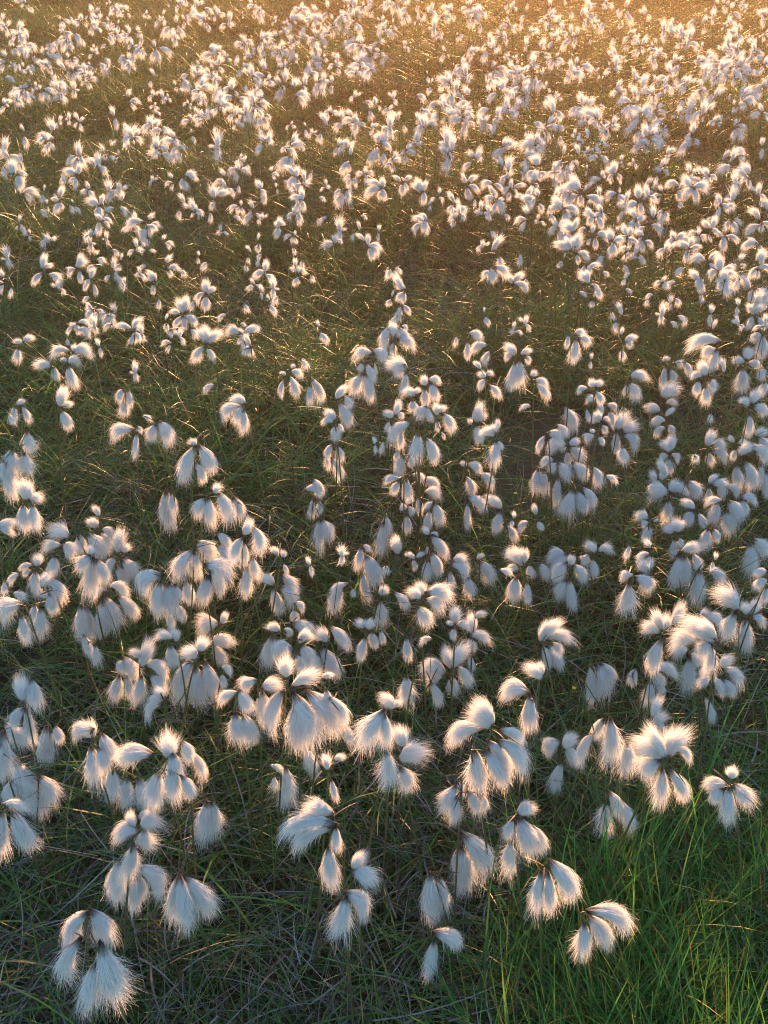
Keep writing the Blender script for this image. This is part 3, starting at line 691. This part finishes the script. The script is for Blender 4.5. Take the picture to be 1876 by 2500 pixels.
for r_, row in enumerate(DENS):
    row = row.split()[0]
    for c_, ch in enumerate(row):
        for rr_ in range(2):
            yc = r_ * 80 + rr_ * 40
            size = 0.098 * F / ((at_height(938, yc + 20, .33) - CAM).dot(FWD)) * 0.8
            cnt = int(ch) / 9 * DK * 98.7 * 40 / (size * size)
            cnt = int(cnt) + (rnd.random() < cnt % 1)
            for _ in range(cnt):
                x_, y_ = c_ * 98.7 + rnd.uniform(0, 98.7), yc + rnd.uniform(0, 40)
                if math.sin(x_ * .021 + y_ * .05 + 1) + math.sin(x_ * .047 - y_ * .083) + math.sin(x_ * .011 + y_ * .017 + 4) < rnd.uniform(-1.6, .4): continue
                far_head(x_, y_, size * rnd.choice([.5, .65, .8, .95, 1.1, 1.2]))
for _ in range(1100):     # the bog goes on beyond the frame
    far_y = rnd.uniform(8.0, 17.0); far_x = rnd.uniform(-8, 8)
    pts.append([far_x, far_y, 0.33 + float(zground(far_x, far_y))]); rots.append((0, 0, rnd.uniform(0, 6.28))); scl.append(rnd.uniform(.5, 1.1)); idx.append(rnd.randrange(24))
for _ in range(260):      # and to both sides
    sd = rnd.choice([-1, 1]); far_y = rnd.uniform(1.0, 8.0); far_x = sd * (0.45 * far_y + rnd.uniform(.35, 2.2))
    pts.append([far_x, far_y, 0.33 + float(zground(far_x, far_y))]); rots.append((0, 0, rnd.uniform(0, 6.28))); scl.append(rnd.uniform(.6, 1.1)); idx.append(rnd.randrange(24))
hm = scatter('distant_cotton_grass', hcoll, pts, rots, scl, idx)
hm['kind'] = 'stuff'; hm['label'] = 'far mass of small sunlit cotton grass heads across the top of the bog'; hm['category'] = 'cotton grass'

# ------------------------------------------------------------------ grass
def blades_np(seed, n, spread, Lr, Wr, elev, bend, palette, tip=None, zr=(0, 0.01), comb=None, nseg=6):
    g = np.random.default_rng(seed)
    m = nseg + 1
    L_ = g.uniform(*Lr, n); az = g.uniform(0, 2 * np.pi, n) if comb is None else g.normal(comb[0], comb[1], n)
    el = np.radians(g.uniform(*elev, n)); bd = np.radians(g.uniform(*bend, n)); tw = g.normal(0, .5, n)
    P = np.zeros((n, m, 3)); rad = spread * np.sqrt(g.uniform(0, 1, n)); pa = g.uniform(0, 6.283, n)
    P[:, 0, 0] = rad * np.cos(pa); P[:, 0, 1] = rad * np.sin(pa); P[:, 0, 2] = g.uniform(*zr, n)
    dl = L_ / nseg
    for i in range(1, m):
        e = el - bd * (i - .5) / nseg; a = az + tw * i / nseg
        st = np.stack([np.cos(e) * np.cos(a), np.cos(e) * np.sin(a), np.sin(e)], -1) * dl[:, None]
        P[:, i] = P[:, i - 1] + st
        lo = P[:, i, 2] < 0.006; P[lo, i, 2] = 0.006 + 0.01 * g.uniform(0, 1, lo.sum())
    T = norm(np.gradient(P, axis=1))
    ref = norm(np.stack([g.normal(0, .5, n), g.normal(0, .5, n), np.ones(n)], -1))
    W = norm(np.cross(T, ref[:, None, :]))
    s = np.linspace(0, 1, m)[None, :]
    w = g.uniform(*Wr, n)[:, None] * np.clip(1.02 - s ** 2.2, 0.04, 1) * .5
    V, Q = ribbons(P, W * w[..., None], nseg)
    pal = np.array([c[1:] for c in palette]); pr = np.array([c[0] for c in palette]); pr = pr / pr.sum()
    ci = g.choice(len(palette), n, p=pr); C = pal[ci] * g.uniform(.7, 1.3, (n, 1))
    C = np.repeat(C[:, None, :], m, 1)
    if tip is not None:
        k = (g.uniform(0, 1, n) < tip[0])[:, None] * np.clip((s - .55) / .35, 0, 1)
        C = C * (1 - k[..., None]) + np.array(tip[1:])[None, None] * k[..., None]
    C = np.concatenate([C, np.ones((n, m, 1))], -1)
    return V, Q, np.repeat(C.reshape(-1, 4), 2, axis=0)

GREEN = [(4, .11, .225, .045), (3, .08, .175, .042), (2, .17, .235, .055), (1.2, .25, .22, .12), (1.5, .12, .235, .095)]
LUSH = [(4, .11, .29, .055), (3, .08, .22, .05), (1.5, .19, .31, .06), (.6, .25, .25, .06)]
STRAW = [(3, .22, .18, .15), (3, .34, .30, .27), (2, .09, .07, .05), (1.5, .12, .12, .06), (1, .10, .05, .03)]
def clump(seed, M, **k):
    V, Q, C = blades_np(seed, **k)
    return bpy.data.objects.new('clump', mesh_np('clump', V, Q, [M], {'col': ('FLOAT_COLOR', C)}))

gr = [clump(100 + k, M_GRASS, n=95, spread=.12, Lr=(.12, .34), Wr=(.0014, .0036), elev=(25, 72), bend=(40, 130), palette=GREEN, tip=(.06, .28, .13, .03)) for k in range(8)]
gcoll = proto_coll('grass_clump', gr)
de = [clump(200 + k, M_DEAD, n=60, spread=.14, Lr=(.06, .18), Wr=(.0010, .0028), elev=(0, 40), bend=(5, 80), palette=STRAW, zr=(0.0, .09)) for k in range(6)]
dcoll = proto_coll('dead_clump', de)
lu = [clump(300 + k, M_GRASS, n=26, spread=.08, Lr=(.14, .31), Wr=(.0018, .0042), elev=(50, 88), bend=(5, 55), palette=LUSH, tip=(.06, .3, .16, .03), nseg=7) for k in range(6)]
lcoll = proto_coll('lush_clump', lu)
wi = [clump(400 + k, M_GRASS, n=5, spread=.1, Lr=(.28, .46), Wr=(.0012, .002), elev=(45, 75), bend=(60, 120), palette=[(2, .14, .13, .04), (2, .22, .13, .04), (1, .08, .11, .03)], tip=(.25, .32, .16, .05), nseg=9) for k in range(6)]
wcoll = proto_coll('wiry_clump', wi)

def field(dens, ymax, ymin=.15):
    n = int(dens * (0.5 * .98 * (ymax ** 2 - ymin ** 2) + 1.6 * (ymax - ymin)))
    u = rng.uniform(0, 1, n * 3); y = ymin + (ymax - ymin) * rng.uniform(0, 1, n * 3)
    keep = u < (0.98 * y + 1.6) / (0.98 * ymax + 1.6); y = y[keep][:n]
    x = rng.uniform(-.5, .5, len(y)) * (0.98 * y + 1.6)
    return x, y
def put(name, coll, k, x, y, smin, smax, az=None, tilt=.15, zoff=0):
    n = len(x); z = zground(x, y) + zoff
    rz = rng.uniform(0, 6.283, n) if az is None else az
    return scatter(name, coll, np.stack([x, y, z], -1), np.stack([rng.normal(0, tilt, n), rng.normal(0, tilt, n), rz], -1), rng.uniform(smin, smax, n), rng.integers(0, k, n))
x, y = field(GD, 12.5)
patch = 1.0 + .22 * np.sin(3.1 * x + 1.7 * y) + .15 * np.sin(5.3 * y - 2.2 * x)
keep = rng.uniform(0, 1.2, len(x)) < patch
x, y = x[keep], y[keep]
o = put('grass', gcoll, 8, x, y, .6, 1.05); o['kind'] = 'stuff'; o['label'] = 'tangled green bog grass between the cotton grass heads'; o['category'] = 'grass'
x, y = field(DD, 10.0)
keep = rng.uniform(0, 1, len(x)) < np.clip(1.6 - .75 * y + .2 * np.sin(4 * x + 2 * y), .1, 1)
x, y = x[keep], y[keep]
o = put('dead_grass', dcoll, 6, x, y, .7, 1.1, zoff=.01); o['kind'] = 'stuff'; o['label'] = 'grey brown dead grass litter lying under the green blades'; o['category'] = 'dead grass'
x, y = field(3.2, 12.0)
o = put('wiry_grass', wcoll, 6, x, y, .6, 1.0); o['kind'] = 'stuff'; o['label'] = 'thin wiry arching blades with orange tips above the bog grass'; o['category'] = 'grass'
# lush upright patch in the near right corner
q = [at_height(px, py, .05) for px, py in [(rnd.uniform(1180, 2150), rnd.uniform(2080, 2950)) for _ in range(260)] if rnd.random() < min(1, max(.06, (px - 1180) / 500) * max(.12, (py - 1950) / 420))]
q = q + [at_height(rnd.uniform(1500, 2100), rnd.uniform(1900, 2300), .05) for _ in range(22)]
x = np.array([v.x for v in q]); y = np.array([v.y for v in q])
o = put('lush_grass', lcoll, 6, x, y, .6, .95, tilt=.12); o['kind'] = 'stuff'; o['label'] = 'tall lush upright green grass in the bottom corner of the bog'; o['category'] = 'grass'

# ------------------------------------------------------------------ ground
def ground():
    xs = np.concatenate([np.linspace(-150, -13, 14), np.linspace(-12, 12, 121), np.linspace(13, 150, 14)])
    ys = np.concatenate([np.linspace(-150, -3, 12), np.linspace(-2, 18, 101), np.linspace(20, 150, 14)])
    X, Y = np.meshgrid(xs, ys); Z = zground(X, Y)
    V = np.stack([X, Y, Z], -1).reshape(-1, 3); nx_ = len(xs)
    Q = [(j * nx_ + i, j * nx_ + i + 1, (j + 1) * nx_ + i + 1, (j + 1) * nx_ + i) for j in range(len(ys) - 1) for i in range(nx_ - 1)]
    o = link(bpy.data.objects.new('ground', mesh_np('ground', V, np.array(Q), [M_SOIL]))); o['kind'] = 'structure'
    o['label'] = 'dark peaty bog ground under the grass'; o['category'] = 'ground'
ground()

# ------------------------------------------------------------------ haze
if HAZE > 0:
    hx = 155; lo, hi = -1.1, 1.75
    V = np.array([(sx * hx, sy * hx, z) for z in (lo, hi) for sx, sy in ((-1, -1), (1, -1), (1, 1), (-1, 1))], float)
    Q = np.array([(3, 2, 1, 0), (4, 5, 6, 7), (0, 1, 5, 4), (1, 2, 6, 5), (2, 3, 7, 6), (3, 0, 4, 7)])
    m, nt, N, L = mat('haze')
    out = N('ShaderNodeOutputMaterial'); v = N('ShaderNodeVolumePrincipled')
    v.inputs['Color'].default_value = (1.0, .70, .44, 1); v.inputs['Density'].default_value = HAZE; v.inputs['Anisotropy'].default_value = HAZE_G
    L(v.outputs[0], out.inputs['Volume'])
    o = link(bpy.data.objects.new('haze', mesh_np('haze', V, Q, [m], smooth=False))); o['kind'] = 'stuff'
    o['label'] = 'thin warm evening haze lying over the bog'; o['category'] = 'haze'

# ------------------------------------------------------------------ light, sky, camera
w = bpy.data.worlds.new('World'); scene.world = w; w.use_nodes = True
nt = w.node_tree; bg = nt.nodes['Background']; sk = nt.nodes.new('ShaderNodeTexSky'); sk.sky_type = 'NISHITA'; sk.sun_disc = False
sk.sun_elevation = SUN_EL; sk.sun_rotation = SUN_AZ; sk.ozone_density = 2.6; sk.air_density = 1.0; sk.dust_density = .3
nt.links.new(sk.outputs[0], bg.inputs[0]); bg.inputs[1].default_value = SKY
s = bpy.data.lights.new('sun', 'SUN'); s.energy = SUN; s.angle = R(.6); s.color = SUNC
so = link(bpy.data.objects.new('sun', s))
dirv = Vector((math.sin(SUN_AZ) * math.cos(SUN_EL), math.cos(SUN_AZ) * math.cos(SUN_EL), math.sin(SUN_EL)))
so.rotation_euler = (dirv).to_track_quat('Z', 'Y').to_euler(); so.location = dirv * 20
cam = bpy.data.cameras.new('camera'); cam.sensor_fit = 'VERTICAL'; cam.sensor_height = 32; cam.lens = 32 * F / 2500; cam.clip_end = 1000; cam.clip_start = .02
co = link(bpy.data.objects.new('camera', cam)); co.location = CAM; co.rotation_euler = (math.pi / 2 - PITCH, 0, 0)
scene.camera = co
scene.view_settings.view_transform = 'Standard'; scene.view_settings.look = 'None'; scene.view_settings.exposure = EXPO; scene.view_settings.gamma = 1
cy = scene.cycles; cy.pixel_filter_type = 'BLACKMAN_HARRIS'; cy.filter_width = 1.0
cy.max_bounces = 7; cy.diffuse_bounces = 4; cy.glossy_bounces = 1; cy.transmission_bounces = 5; cy.volume_bounces = 0; cy.adaptive_threshold = .02; cy.denoising_prefilter = 'NONE'; cy.transparent_max_bounces = 4
